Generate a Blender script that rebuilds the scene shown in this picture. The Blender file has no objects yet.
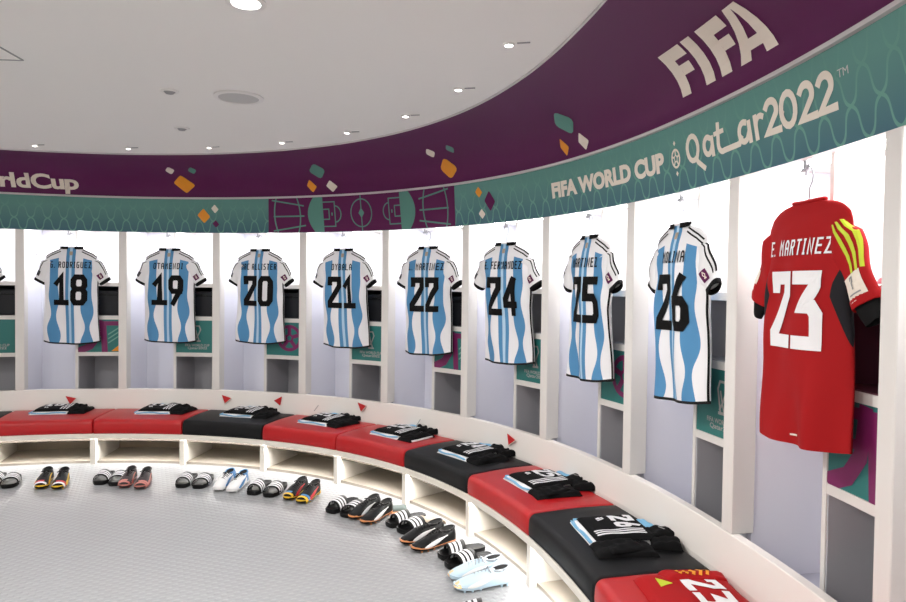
import bpy, bmesh, math, random
from math import sin, cos, pi, atan2, sqrt, floor
from mathutils import Vector, Matrix

scene = bpy.context.scene
COL = scene.collection

# ------------------------------------------------------------------ camera
cam_d = bpy.data.cameras.new('camera')
cam_d.sensor_width = 36.0
cam_d.lens = 667.7 / 906 * 36.0
cam_d.clip_start = 0.02
cam = bpy.data.objects.new('camera', cam_d)
COL.objects.link(cam)
cam.matrix_world = (Matrix.Translation((0, 0, 1.375)) @ Matrix.Rotation(pi/2 - 0.0241, 4, 'X')
                    @ Matrix.Rotation(0.01282, 4, 'Z'))
scene.camera = cam

# ------------------------------------------------------------------ world, light, exposure
world = bpy.data.worlds.new('world'); scene.world = world; world.use_nodes = True
world.node_tree.nodes['Background'].inputs[0].default_value = (0.8, 0.85, 1.0, 1)
world.node_tree.nodes['Background'].inputs[1].default_value = 0.05
vs = scene.view_settings
vs.view_transform = 'Standard'; vs.look = 'None'; vs.gamma = 1.0; vs.use_curve_mapping = False
vs.exposure = 0.24
ROOM_W, SPOT_W, BAY_W, STRIP_E = 26.0, 5.0, 3.6, 62.0     # watts of the room's lamps
def light(name, kind, loc, energy, parent=None, color=(1, 1, 1), **kw):
    d = bpy.data.lights.new(name, kind); d.energy = energy; d.color = color
    rz = kw.pop('rz', 0.0)
    for k, v in kw.items(): setattr(d, k, v)
    o = bpy.data.objects.new(name, d); COL.objects.link(o)
    if parent: o.parent = parent; o.location = Vector(loc) - parent.location
    else: o.location = loc
    o.rotation_euler = (0, 0, rz)
    return o

# ------------------------------------------------------------------ materials
def lin(c):
    return tuple(((x/255)/12.92 if x <= 10 else (((x/255)+.055)/1.055)**2.4) for x in c)
def mat(name, rgb, rough=.6, metal=0.0, spec=.5, emit=None, sheen=0.0, bump=None, coat=0.0):
    m = bpy.data.materials.new(name); m.use_nodes = True
    b = m.node_tree.nodes['Principled BSDF']
    b.inputs['Base Color'].default_value = (*lin(rgb), 1)
    b.inputs['Roughness'].default_value = rough
    b.inputs['Metallic'].default_value = metal
    b.inputs['Specular IOR Level'].default_value = spec
    if sheen: b.inputs['Sheen Weight'].default_value = sheen
    if coat: b.inputs['Coat Weight'].default_value = coat
    if emit:
        b.inputs['Emission Color'].default_value = (1, .98, .95, 1); b.inputs['Emission Strength'].default_value = emit
    if bump:
        nt = m.node_tree; t = nt.nodes.new('ShaderNodeTexNoise'); t.inputs['Scale'].default_value = bump[0]
        t.inputs['Detail'].default_value = 3
        tc = nt.nodes.new('ShaderNodeTexCoord'); nt.links.new(tc.outputs['Object'], t.inputs['Vector'])
        bp = nt.nodes.new('ShaderNodeBump'); bp.inputs['Strength'].default_value = bump[1]; bp.inputs['Distance'].default_value = bump[2]
        nt.links.new(t.outputs['Fac'], bp.inputs['Height']); nt.links.new(bp.outputs['Normal'], b.inputs['Normal'])
    return m
class NT:
    """small helper around a node tree for math on UV coordinates"""
    def __init__(s, m, uv='UVMap'):
        s.m = m; s.t = m.node_tree; s.b = s.t.nodes['Principled BSDF']
        u = s.t.nodes.new('ShaderNodeUVMap'); u.uv_map = uv
        sp = s.t.nodes.new('ShaderNodeSeparateXYZ'); s.t.links.new(u.outputs[0], sp.inputs[0])
        s.u, s.v = sp.outputs[0], sp.outputs[1]
    def f(s, op, *a):
        n = s.t.nodes.new('ShaderNodeMath'); n.operation = op
        for k, x in enumerate(a):
            if isinstance(x, (int, float)): n.inputs[k].default_value = x
            else: s.t.links.new(x, n.inputs[k])
        return n.outputs[0]
    def mix(s, fac, a, b):
        n = s.t.nodes.new('ShaderNodeMix'); n.data_type = 'RGBA'
        s.t.links.new(fac, n.inputs[0])
        for k, x in ((6, a), (7, b)):
            if isinstance(x, tuple): n.inputs[k].default_value = (*lin(x), 1)
            else: s.t.links.new(x, n.inputs[k])
        return n.outputs[2]
    def out(s, c): s.t.links.new(c, s.b.inputs['Base Color'])

M = {}
M['white'] = mat('white_lacquer', (226, 223, 219), .35)
M['panel'] = mat('frosted_panel', (230, 230, 240), .3)
M['floorp'] = mat('bay_floor', (168, 168, 182), .35)
M['ledge'] = mat('ledge_white', (236, 231, 226), .4)
M['benchw'] = mat('bench_white', (226, 220, 210), .45)
M['cubby'] = mat('cubby_laminate', (134, 122, 106), .5)
M['cubbyf'] = mat('cubby_floor', (160, 152, 140), .5)
M['grey'] = mat('grey_lining', (182, 182, 188), .5)
M['lgrey'] = mat('light_grey_lining', (178, 178, 184), .5)
M['dgrey'] = mat('charcoal_lining', (60, 60, 66), .5)
M['maroon'] = mat('lining_red_reflection', (92, 46, 62), .5)  # reflected red of the jersey put into the lining colour
M['ceil'] = mat('ceiling_paint', (238, 236, 232), .8)
M['purple'] = mat('purple_print', (90, 22, 76), .5, spec=.25)
M['plum'] = mat('plum_print', (92, 22, 76), .5, spec=.25)
M['trim'] = mat('grey_trim', (200, 196, 196), .4)
M['cream'] = mat('cream_print', (232, 222, 208), .55)
M['teal'] = mat('teal_print', (84, 138, 126), .55)
M['tealline'] = mat('teal_line', (112, 166, 152), .55)
M['orange'] = mat('orange_print', (230, 148, 30), .55)
M['redseat'] = mat('red_vinyl', (176, 14, 20), .38, bump=(140, .12, .002))
M['blackseat'] = mat('black_vinyl', (13, 13, 15), .5, spec=.25, bump=(140, .12, .002))
M['black'] = mat('black_cloth', (11, 11, 13), .9, spec=.2)
M['ink'] = mat('black_ink', (9, 9, 10), .8, spec=.2)
M['blackp'] = mat('black_plastic', (8, 8, 9), .45, spec=.25)
M['dark'] = mat('dark_case', (30, 31, 36), .5, spec=.3)
M['clothw'] = mat('white_cloth', (234, 234, 236), .85)
M['clothb'] = mat('blue_cloth', (128, 186, 222), .85)
M['redc'] = mat('red_cloth', (162, 7, 13), .8, spec=.3)
M['neon'] = mat('neon_print', (190, 205, 40), .6)
M['wire'] = mat('clear_plastic_wire', (165, 167, 172), .3)
M['chrome'] = mat('chrome', (200, 200, 205), .25, metal=1)
M['ptag'] = mat('red_tag', (196, 30, 34), .5)
M['led'] = mat('led_strip', (255, 255, 255), .5, emit=STRIP_E)
M['lamp'] = mat('lamp_face', (255, 255, 255), .5, emit=20)
M['grille'] = mat('grille', (150, 150, 150), .7)
M['shield'] = mat('added_shield_brown', (52, 47, 42), .9, spec=.1)  # dark brown so the added shield reads as shade under the lip
M['sgrille'] = mat('pale_grille', (188, 187, 185), .7)
M['gtrim'] = mat('grey_plastic', (170, 168, 166), .6)
M['bteal'] = mat('box_teal', (38, 116, 112), .5)
M['bpurple'] = mat('box_purple', (120, 28, 90), .5)
M['tan'] = mat('tan_leather', (176, 160, 140), .6)
M['tealflat'] = mat('teal_brown', (84, 96, 92), .6)
M['navy'] = mat('navy', (30, 40, 62), .6)
M['pink'] = mat('pink_cloth', (225, 150, 160), .8)

# studded grey floor
M['floor'] = mat('studded_floor', (152, 153, 155), .34)
def floor_nodes(m):
    nt = m.node_tree; b = nt.nodes['Principled BSDF']
    tc = nt.nodes.new('ShaderNodeTexCoord'); mp = nt.nodes.new('ShaderNodeMapping')
    mp.inputs['Rotation'].default_value = (0, 0, .35); mp.inputs['Scale'].default_value = (26, 26, 26)
    nt.links.new(tc.outputs['Object'], mp.inputs[0])
    v = nt.nodes.new('ShaderNodeTexVoronoi'); v.voronoi_dimensions = '2D'; v.inputs['Scale'].default_value = 1; v.inputs['Randomness'].default_value = 0.0
    nt.links.new(mp.outputs[0], v.inputs['Vector'])
    r = nt.nodes.new('ShaderNodeMapRange'); r.inputs['From Min'].default_value = .22; r.inputs['From Max'].default_value = .38
    r.inputs['To Min'].default_value = 1; r.inputs['To Max'].default_value = 0
    nt.links.new(v.outputs['Distance'], r.inputs[0])
    bp = nt.nodes.new('ShaderNodeBump'); bp.inputs['Strength'].default_value = .5; bp.inputs['Distance'].default_value = .004
    nt.links.new(r.outputs[0], bp.inputs['Height']); nt.links.new(bp.outputs[0], b.inputs['Normal'])
floor_nodes(M['floor'])

# printed teal banner: wavy net of pale lines over a teal-to-petrol print
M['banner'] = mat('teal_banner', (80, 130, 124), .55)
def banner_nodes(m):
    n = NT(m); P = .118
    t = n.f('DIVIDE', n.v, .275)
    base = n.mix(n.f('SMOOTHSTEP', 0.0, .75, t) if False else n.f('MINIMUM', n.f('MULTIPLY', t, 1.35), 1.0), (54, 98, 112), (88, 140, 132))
    def fam(sg):
        a = n.f('ADD', n.u, n.f('MULTIPLY', n.v, sg)); d = n.f('SUBTRACT', n.u, n.f('MULTIPLY', n.v, sg))
        w = n.f('MULTIPLY', n.f('SINE', n.f('MULTIPLY', d, 2*pi/P)), .085)
        q = n.f('FRACT', n.f('ADD', n.f('DIVIDE', a, P), w))
        return n.f('LESS_THAN', n.f('ABSOLUTE', n.f('SUBTRACT', q, .5)), .046)
    line = n.f('MAXIMUM', fam(.62), fam(-.62))
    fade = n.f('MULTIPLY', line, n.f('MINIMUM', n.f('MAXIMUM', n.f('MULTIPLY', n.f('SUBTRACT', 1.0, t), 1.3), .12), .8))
    n.out(n.mix(fade, base, (104, 158, 140)))
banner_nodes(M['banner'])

# white match jersey cloth with sky-blue stripes (u, v are metres on the flat cloth)
M['jersey'] = mat('striped_jersey', (235, 235, 238), .85)
def jersey_nodes(m):
    n = NT(m); ax = n.f('ABSOLUTE', n.u)
    flare = n.f('MULTIPLY', n.f('SINE', n.f('ADD', n.f('ADD', n.f('MULTIPLY', n.v, 21.0), .85), n.f('MULTIPLY', n.u, 9.0))), .017)
    low = n.f('MINIMUM', n.f('MAXIMUM', n.f('MULTIPLY', n.f('SUBTRACT', .5, n.v), 3.0), .15), 1.0)
    half = n.f('ADD', .033, n.f('MULTIPLY', flare, low))
    side = n.f('LESS_THAN', n.f('ABSOLUTE', n.f('SUBTRACT', ax, .126)), half)
    side = n.f('MULTIPLY', side, n.f('LESS_THAN', n.f('ADD', n.v, n.f('MULTIPLY', ax, .25)), .700))
    mid = n.f('LESS_THAN', n.f('ABSOLUTE', n.f('SUBTRACT', ax, .0225)), .0125)
    core = n.mix(n.f('LESS_THAN', ax, .010), (235, 235, 238), (178, 208, 230))
    c = n.mix(n.f('MAXIMUM', side, mid), core, (80, 140, 186))
    hem = n.f('LESS_THAN', n.v, .012)
    n.out(n.mix(hem, c, (10, 10, 11)))
jersey_nodes(M['jersey'])
M['redjersey'] = mat('red_jersey', (158, 6, 12), .8, spec=.3)
def redj_nodes(m):
    n = NT(m); ax = n.f('ABSOLUTE', n.u)
    a = n.f('GREATER_THAN', ax, n.f('ADD', .150, n.f('MULTIPLY', n.f('ABSOLUTE', n.f('SUBTRACT', n.v, .47)), .36)))
    a = n.f('MULTIPLY', a, n.f('MULTIPLY', n.f('GREATER_THAN', n.v, .27), n.f('LESS_THAN', n.v, .60)))
    n.out(n.mix(a, (158, 6, 12), (22, 22, 27)))
redj_nodes(M['redjersey'])

# ------------------------------------------------------------------ plan of the oval wall
W = .76
H0, K = 0.19762, [0.18805, 0.21662, 0.23295, 0.24339, 0.24478, 0.22627, 0.17901, 0.13301]
def make_pts():
    p = {0: Vector((-3.46989, 5.28609))}
    h = [H0]
    for k in K: h.append(h[-1] - k)
    x = p[0].copy()
    for i, a in enumerate(h):
        x = x + W*Vector((cos(a), sin(a))); p[i+1] = x.copy()
    a, x = H0, p[0].copy()
    for j in range(1, 6):
        a += math.radians(10.8); x = x - W*Vector((cos(a), sin(a))); p[-j] = x.copy()
    a, x = h[-1], p[9].copy()
    for j in range(1, 6):
        a -= math.radians(8); x = x + W*Vector((cos(a), sin(a))); p[9+j] = x.copy()
    return p
PTS = make_pts()
def C(s):
    k = max(-4, min(12, int(floor(s)))); t = s - k
    a, b, c, d = [PTS[k+j] for j in (-1, 0, 1, 2)]
    return .5*((2*b)+(c-a)*t+(2*a-5*b+4*c-d)*t*t+(3*b-a-3*c+d)*t**3)
def T(s):
    e = 1e-3; d = C(s+e)-C(s-e); d.normalize(); return d
def N(s):
    d = T(s); return Vector((d.y, -d.x))
def P(s, n, z):
    q = C(s) + N(s)*n
    return Vector((q.x, q.y, z))
def ang(s):
    d = T(s); return atan2(d.y, d.x)

# ------------------------------------------------------------------ mesh helpers
class MB:
    def __init__(s): s.v = []; s.f = []; s.m = []; s.uv = {}
    def vert(s, p, uv=None):
        s.v.append(Vector(p))
        if uv is not None: s.uv[len(s.v)-1] = uv
        return len(s.v)-1
    def face(s, ids, mi=0): s.f.append(tuple(ids)); s.m.append(mi)
    def grid(s, rows, close_u=False, mi=0, uvs=None, flip=False):
        """rows: list of lists of points; mi may be a function (r, c)"""
        idx = [[s.vert(p, uvs[r][c] if uvs else None) for c, p in enumerate(row)] for r, row in enumerate(rows)]
        nc = len(rows[0])
        for r in range(len(rows)-1):
            for c in range(nc if close_u else nc-1):
                d = (c+1) % nc
                q = (idx[r][c], idx[r][d], idx[r+1][d], idx[r+1][c])
                s.face(q[::-1] if flip else q, mi(r, c) if callable(mi) else mi)
        return idx
    def cbox(s, s0, s1, n0, n1, z0, z1, ns=1, mi=0):
        rows = []
        for k in range(ns+1):
            q = s0+(s1-s0)*k/ns
            rows.append([P(q, n0, z0), P(q, n1, z0), P(q, n1, z1), P(q, n0, z1)])
        i = s.grid(rows, close_u=True, mi=mi)
        s.face(i[0][::-1], mi); s.face(i[-1], mi)
    def box(s, c, d, mi=0, rz=0.0):
        c = Vector(c); R = Matrix.Rotation(rz, 3, 'Z'); ids = []
        for x, y, z in ((-1,-1,-1),(1,-1,-1),(1,1,-1),(-1,1,-1),(-1,-1,1),(1,-1,1),(1,1,1),(-1,1,1)):
            ids.append(s.vert(c + R @ Vector((x*d[0]/2, y*d[1]/2, z*d[2]/2))))
        for q in ((3,2,1,0),(4,5,6,7),(0,1,5,4),(1,2,6,5),(2,3,7,6),(3,0,4,7)): s.face([ids[k] for k in q], mi)
    def tube(s, pts, r, n=6, mi=0, caps=True):
        pts = [Vector(p) for p in pts]; rows = []; up = Vector((0.13, .31, .94)).normalized()
        for i, p in enumerate(pts):
            t = (pts[min(i+1, len(pts)-1)] - pts[max(i-1, 0)]).normalized()
            a = t.cross(up)
            if a.length < 1e-4: a = t.cross(Vector((1, 0, 0)))
            a.normalize(); b = t.cross(a); rr = r[i] if isinstance(r, (list, tuple)) else r
            rows.append([p + (a*cos(2*pi*k/n)+b*sin(2*pi*k/n))*rr for k in range(n)])
        i = s.grid(rows, close_u=True, mi=mi)
        if caps: s.face(i[0][::-1], mi); s.face(i[-1], mi)
    def disc(s, c, r, n=24, down=True, z=None, mi=0, r0=0.0):
        ids = [s.vert((c[0]+r*cos(2*pi*k/n), c[1]+r*sin(2*pi*k/n), c[2])) for k in range(n)]
        s.face(ids[::-1] if down else ids, mi)
    def lathe(s, c, prof, n=24, mi=0):
        rows = [[(c[0]+r*cos(2*pi*k/n), c[1]+r*sin(2*pi*k/n), c[2]+z) for k in range(n)] for r, z in prof]
        s.grid(rows, close_u=True, mi=mi)
    def stroke(s, pts, th, f, step=.02, closed=False, mi=0, cap=True):
        """flat mitred ribbon of width th along 2-D points, mapped by f(x, y) -> 3-D"""
        p = [pts[0]]
        for q in pts[1:]:
            if math.hypot(q[0]-p[-1][0], q[1]-p[-1][1]) > 1e-6: p.append(q)
        if len(p) < 2: return
        ring = closed or (len(p) > 3 and math.hypot(p[0][0]-p[-1][0], p[0][1]-p[-1][1]) < 1e-6)
        if ring and math.hypot(p[0][0]-p[-1][0], p[0][1]-p[-1][1]) > 1e-6: p.append(p[0])
        D = []
        for a, b in zip(p[:-1], p[1:]):
            L = math.hypot(b[0]-a[0], b[1]-a[1]); D.append(((b[0]-a[0])/L, (b[1]-a[1])/L))
        if cap and not ring:
            e = th*.5
            p[0] = (p[0][0]-D[0][0]*e, p[0][1]-D[0][1]*e); p[-1] = (p[-1][0]+D[-1][0]*e, p[-1][1]+D[-1][1]*e)
        off = []
        for k in range(len(p)):
            d0 = D[k-1] if (k > 0 or ring) else D[0]
            d1 = D[k] if k < len(D) else (D[0] if ring else D[-1])
            if k == 0 and ring: d0 = D[-1]
            nx, ny = -d0[1]-d1[1], d0[0]+d1[0]; l = math.hypot(nx, ny)
            if l < .35: nx, ny, l = -d1[1], d1[0], 1.0
            nx, ny = nx/l, ny/l; c = max(.45, nx*-d1[1]+ny*d1[0])
            off.append((nx*th/2/c, ny*th/2/c))
        for k in range(len(p)-1):
            (x0, y0), (x1, y1), (a0, b0), (a1, b1) = p[k], p[k+1], off[k], off[k+1]
            L = math.hypot(x1-x0, y1-y0); m = max(1, int(math.ceil(L/step))); rows = []
            for j in range(m+1):
                t = j/m; x, y, a, b = x0+(x1-x0)*t, y0+(y1-y0)*t, a0+(a1-a0)*t, b0+(b1-b0)*t
                rows.append([f(x+a*w, y+b*w) for w in (1, 0, -1)])
            s.grid(rows, mi=mi)
    def quad2(s, q, f, n=4, mi=0):
        """bilinear 2-D quad mapped by f"""
        rows = []
        for j in range(n+1):
            v = j/n; rows.append([f(*[(q[0][k]*(1-u)+q[1][k]*u)*(1-v)+(q[3][k]*(1-u)+q[2][k]*u)*v for k in (0, 1)]) for u in [i/n for i in range(n+1)]])
        s.grid(rows, mi=mi)
    def build(s, name, m, parent=None, smooth=False, local=False, auto=None):
        """links everything collected so far as ONE mesh object; parts are stored relative to their thing"""
        me = bpy.data.meshes.new(name)
        base = Vector((0, 0, 0))
        if parent is not None and not local: base = world_base(parent)
        me.from_pydata([tuple(v-base) for v in s.v], [], s.f)
        for mm in (m if isinstance(m, (list, tuple)) else [m]): me.materials.append(mm)
        me.polygons.foreach_set('material_index', s.m)
        if s.uv:
            ul = me.uv_layers.new(name='UVMap')
            for l in me.loops: ul.data[l.index].uv = s.uv.get(l.vertex_index, (0, 0))
        if smooth: me.polygons.foreach_set('use_smooth', [True]*len(me.polygons))
        me.update()
        bm = bmesh.new(); bm.from_mesh(me); bmesh.ops.recalc_face_normals(bm, faces=bm.faces); bm.to_mesh(me); bm.free()
        if auto and smooth:
            try: me.set_sharp_from_angle(angle=math.radians(auto))
            except Exception: pass
        o = bpy.data.objects.new(name, me); COL.objects.link(o)
        if parent is not None: o.parent = parent
        return o
def world_base(o):
    b = Vector((0, 0, 0))
    while o is not None: b = b + Vector(o.location); o = o.parent
    return b
def bevel(o, w, seg=2):
    md = o.modifiers.new('bevel', 'BEVEL'); md.width = w; md.segments = seg; md.limit_method = 'ANGLE'; md.angle_limit = math.radians(50)
    return o
def tag(o, label=None, cat=None, group=None, kind=None):
    if label: o['label'] = label
    if cat: o['category'] = cat
    if group: o['group'] = group
    if kind: o['kind'] = kind
    return o
def thing(name, label, cat, loc, rz=0.0, group=None):
    o = bpy.data.objects.new(name, None); COL.objects.link(o); o.empty_display_size = .1
    o.location = loc; o.rotation_euler = (0, 0, rz)
    return tag(o, label, cat, group)
def copy_tree(o, parent=None):
    c = o.copy(); COL.objects.link(c)
    if parent is not None: c.parent = parent
    for ch in list(o.children): copy_tree(ch, c)
    return c
def structure(name, mb, m, **kw):
    o = mb.build(name, m, **kw); o['kind'] = 'structure'; return o

# ------------------------------------------------------------------ the setting
S0, S1 = -4.0, 13.0
def loop(n):
    """closed outline of the room, offset n from the front of the lockers"""
    pts = [P(S0+(S1-S0)*k/102, n, 0) for k in range(103)]
    e = N(S1)*(-.0); 
    a, b = pts[-1], pts[0]; ta, tb = T(S1), T(S0)
    L = 5.2
    for k in range(1, 24):
        t = k/24; h = (2*t**3-3*t*t+1, t**3-2*t*t+t, -2*t**3+3*t*t, t**3-t*t)
        q = Vector((a.x, a.y))*h[0] + ta*(L*1.9*h[1]) + Vector((b.x, b.y))*h[2] + tb*(L*1.9*h[3])
        pts.append(Vector((q.x, q.y, 0)))
    return pts
outline = loop(-.56)
mb = MB(); ids = [mb.vert((p.x, p.y, 0)) for p in outline]; mb.face(ids)
structure('floor', mb, M['floor'])
mb = MB(); ids = [mb.vert((p.x, p.y, 2.306)) for p in outline]; mb.face(ids[::-1])
structure('ceiling', mb, M['ceil'])
mb = MB(); rows = [[(p.x, p.y, z) for p in outline] for z in (0, 2.306)]; mb.grid(rows, close_u=True)
structure('wall_back', mb, M['ceil'], smooth=True)

def sweep(profile, s0, s1, ns):
    mb = MB(); rows, uvs = [], []
    d = [0.0]
    for a, b in zip(profile[:-1], profile[1:]): d.append(d[-1]+math.hypot(b[0]-a[0], b[1]-a[1]))
    for k in range(ns+1):
        q = s0+(s1-s0)*k/ns
        rows.append([P(q, n, z) for n, z in profile]); uvs.append([(q*W, x) for x in d])
    mb.grid(rows, uvs=uvs); return mb
NS = 340
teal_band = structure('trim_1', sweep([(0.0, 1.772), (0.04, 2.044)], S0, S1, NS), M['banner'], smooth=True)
mb = sweep([(0.0, 1.772), (-.03, 1.772), (-.03, 2.044)], S0, S1, NS)
structure('trim_2', mb, M['white'])
COVE = lambda t: (.05+.5*(1-cos(t*pi/2)), 2.05+.25*sin(t*pi/2))
purple_band = structure('trim_3', sweep([COVE(k/20) for k in range(21)], S0, S1, NS), M['purple'], smooth=True)
structure('trim_4', sweep([(.036, 2.040), (.056, 2.040), (.058, 2.052), (.045, 2.056)], S0, S1, NS), M['trim'])
structure('trim_5', sweep([(.55, 2.296), (.556, 2.296), (.556, 2.306)], S0, S1, NS), M['trim'])
structure('trim_6', sweep([(-.035, .31), (-.035, .491), (-.003, .491), (.0, .488), (.02, .345), (.02, .2)], S0, S1, NS), M['ledge'])

# lettering and print on the two bands
def on_teal(s, t, e=.002): 
    return P(s, .04*t+e, 1.772+.272*t)
def on_cove(s, t, e=.002):
    n, z = COVE(t); a = t*pi/2
    return P(s, n+e*cos(a), z-e*1.2*sin(a) - e*.3)
def textmesh(body, bold=0.0, space=1.0):
    c = bpy.data.curves.new('t', 'FONT'); c.body = body; c.size = 1; c.offset = bold; c.space_character = space; c.resolution_u = 4
    c.fill_mode = 'FRONT'
    o = bpy.data.objects.new('t', c); COL.objects.link(o)
    dg = bpy.context.evaluated_depsgraph_get(); dg.update()
    me = bpy.data.meshes.new_from_object(o.evaluated_get(dg))
    v = [(a.co.x, a.co.y) for a in me.vertices]; f = [tuple(p.vertices) for p in me.polygons]
    bpy.data.objects.remove(o); bpy.data.curves.remove(c); bpy.data.meshes.remove(me)
    return v, f
def put_text(mb, body, f, box, bold=0.0, space=1.0, yr=None, shear=0.0):
    """fits body into box (x0, x1, y0, y1); yr = glyph y-range mapped onto y0..y1"""
    v, fc = textmesh(body, bold, space)
    xs = [a[0] for a in v]; ys = [a[1] for a in v]
    x0, x1 = min(xs), max(xs); y0, y1 = yr or (min(ys), max(ys))
    base = len(mb.v)
    for x, y in v:
        ty = (y-y0)/(y1-y0); tx = (x-x0)/(x1-x0)
        mb.vert(f(box[0]+(box[1]-box[0])*tx+shear*ty, box[2]+(box[3]-box[2])*ty))
    for q in fc: mb.face([base+k for k in q])

# big white letters on the purple cove, right: drawn as polygons
mb = MB(); F0, F1 = .18, .545
def fq(*q, sh=.105, n=5):
    mb.quad2([(x + sh*((y-F0)/(F1-F0)), y) for x, y in q], on_cove, n)
def letterF(x, w, st):
    fq((x, F0), (x+st, F0), (x+st, F1), (x, F1))
    fq((x+st-.001, F1-.085), (x+w, F1-.085), (x+w, F1), (x+st-.001, F1))
    fq((x+st-.001, .335), (x+w*.88, .335), (x+w*.88, .415), (x+st-.001, .415))
letterF(7.728, .195, .082)
fq((7.948, F0), (8.028, F0), (8.028, F1), (7.948, F1))
letterF(8.083, .19, .083)
fq((8.237, F0), (8.318, F0), (8.372, F1), (8.322, F1)); fq((8.430, F0), (8.512, F0), (8.416, F1), (8.366, F1))
fq((8.30, .245), (8.45, .245), (8.437, .32), (8.315, .32))
mb.build('lettering', M['cream'], purple_band)['label'] = 'big cream FIFA letters'
mb = MB()
put_text(mb, 'FIFAWorldCup', on_cove, (-1.02, .637, .128, .40), bold=.035, space=.95, yr=(0, .70), shear=.012)
mb.build('lettering', M['cream'], purple_band)['label'] = 'cream word ending in rldCup'
mb = MB()
put_text(mb, 'FIFA WORLD CUP', on_teal, (6.15, 7.44, .345, .665), bold=.055, space=1.0)
mb.build('lettering', M['cream'], teal_band)['label'] = 'cream FIFA WORLD CUP letters'
# the round ball emblem between the words
mb = MB(); ec, er = (7.555, .50), .052
def circ(c, rx, ry, n=20, a0=0, a1=360): return [(c[0]+rx*cos(math.radians(a0+(a1-a0)*k/n)), c[1]+ry*sin(math.radians(a0+(a1-a0)*k/n))) for k in range(n+1)]
AS = .76/.275                                                       # aspect: one t is .275 m, one s is .76 m
g = lambda x, y: on_teal(x/.76, y/.275)                              # metres on the band
ecm = (7.557*.76, .497*.275)
mb.stroke(circ(ecm, .028, .036), .009, g, cap=False); mb.stroke(circ(ecm, .010, .013), .005, g, cap=False)
for k in range(5):
    a = pi/2+k*2*pi/5; mb.stroke([(ecm[0]+.012*cos(a), ecm[1]+.015*sin(a)), (ecm[0]+.027*cos(a), ecm[1]+.034*sin(a))], .008, g)
for dy in (.062, -.062): mb.quad2([(ecm[0]-.009, ecm[1]+dy), (ecm[0], ecm[1]+dy-.011), (ecm[0]+.009, ecm[1]+dy), (ecm[0], ecm[1]+dy+.011)], g, 2)
mb.build('emblem', M['cream'], teal_band)['label'] = 'small cream ball emblem'
# brush-like word and year, drawn with strokes in metres on the band
mb = MB()
def arc(cx, cy, rx, ry, a0, a1, n=16): return circ((cx, cy), rx, ry, n, a0, a1)
X0 = 7.655*.76; YB = .385*.275
def st(pts, th=.017): mb.stroke([(X0+x*1.045, YB+y*1.06) for x, y in pts], th*1.22, g, cap=True, step=.03)
st(arc(.05, .045, .036, .045, -40, 300) + [(.078, -.01), (.115, -.036)])                  # Q with its tail
st(arc(.150, .035, .024, .030, 60, 330) + [(.178, .066), (.180, .002)])                  # a
st([(.222, .092), (.216, .03)] + arc(.240, .025, .024, .026, 190, 290) + [(.34, .004)] + [(.352, .02)])  # t with long base line
st([(.200, .066), (.246, .068)], .014)
st(arc(.370, .036, .026, .031, 70, 330) + [(.400, .068), (.404, .004)])                  # a
st([(.436, .066), (.440, .004)]); st(arc(.462, .044, .022, .022, 170, 60), .016)         # r
def two(x, h=.098, w=.066): st(arc(x+w*.45, h*.70, w*.42, h*.28, 150, -30) + [(x+w*.05, .004), (x+w, .004)], .019)
two(.492); st(arc(.606, .05, .034, .047, 0, 360), .018); two(.662); two(.746)
mb.quad2([(X0+.598, YB+.05), (X0+.606, YB+.04), (X0+.614, YB+.05), (X0+.606, YB+.06)], g, 2)
mb.build('lettering', M['cream'], teal_band)['label'] = 'cream brush-drawn Qatar2022'
mb = MB(); put_text(mb, 'TM', on_teal, (8.80, 8.86, .66, .74), bold=.0)
mb.build('trademark_sign', M['trim'], teal_band)

# stadium-pitch panel printed on the band (s 2.64 .. 4.93)
mb = MB()
mb.quad2([(2.64, 0.01), (4.915, 0.01), (4.945, .99), (2.665, .99)], lambda a, b: on_teal(a, b, .0012), 40)
pitch = mb.build('pitch_panel', M['plum'], teal_band); pitch['label'] = 'plum panel with a drawn pitch'
mb = MB(); G = lambda x, y: on_teal(x, y, .0024)
def band_curve(x0, x1, bow):
    for k in range(12):
        a, b = .01+.98*k/12, .01+.98*(k+1)/12; o = lambda t: bow*(1-(2*t-1)**2)
        mb.quad2([(x0+o(a), a), (x1, a), (x1, b), (x0+o(b), b)], G, 1)
band_curve(3.20, 3.305, -.08)
for k in range(12):
    a, b = .01+.98*k/12, .01+.98*(k+1)/12; o = lambda t: .08*(1-(2*t-1)**2)
    mb.quad2([(4.25, a), (4.355+o(a), a), (4.355+o(b), b), (4.25, b)], G, 1)
mg = lambda x, y: on_teal(x/.76, y/.275, .0024)
def mst(pts, th=.009): mb.stroke([(x*.76, y*.275) for x, y in pts], th, mg, step=.04)
cx = 3.765
mst([(cx, .01), (cx, .99)]); mb.stroke(circ((cx*.76, .5*.275), .096, .104, 28), .009, mg, cap=False)
mb.quad2([(cx-.035, .5), (cx, .36), (cx+.035, .5), (cx, .64)], G, 2)
for sg, bx in ((1, 3.31), (-1, 4.245)):
    mst([(bx, .84), (bx+sg*.135, .84), (bx+sg*.135, .16), (bx, .16)]); mst([(bx, .64), (bx+sg*.065, .64), (bx+sg*.065, .36), (bx, .36)])
    mb.stroke(circ((bx*.76+sg*.1026, .1375), .055, .062, 14, -90 if sg > 0 else 90, 90 if sg > 0 else 270), .009, mg, cap=False)
    mst([(bx+sg*.10, .48), (bx+sg*.10, .52)], .012)
for sg, ox in ((1, 2.70), (-1, 4.865)):
    for xx, bow in ((.055, .03), (.30, -.03)):
        mst([(ox+sg*(xx+bow*(1-(2*t/10-1)**2)*-1), .02+.96*t/10) for t in range(11)], .011)
    mst([(ox+sg*.01, .93), (ox+sg*.37, .76)], .011); mst([(ox+sg*.02, .47), (ox+sg*.37, .47)], .011); mst([(ox+sg*.01, .06), (ox+sg*.38, .20)], .011)
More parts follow.
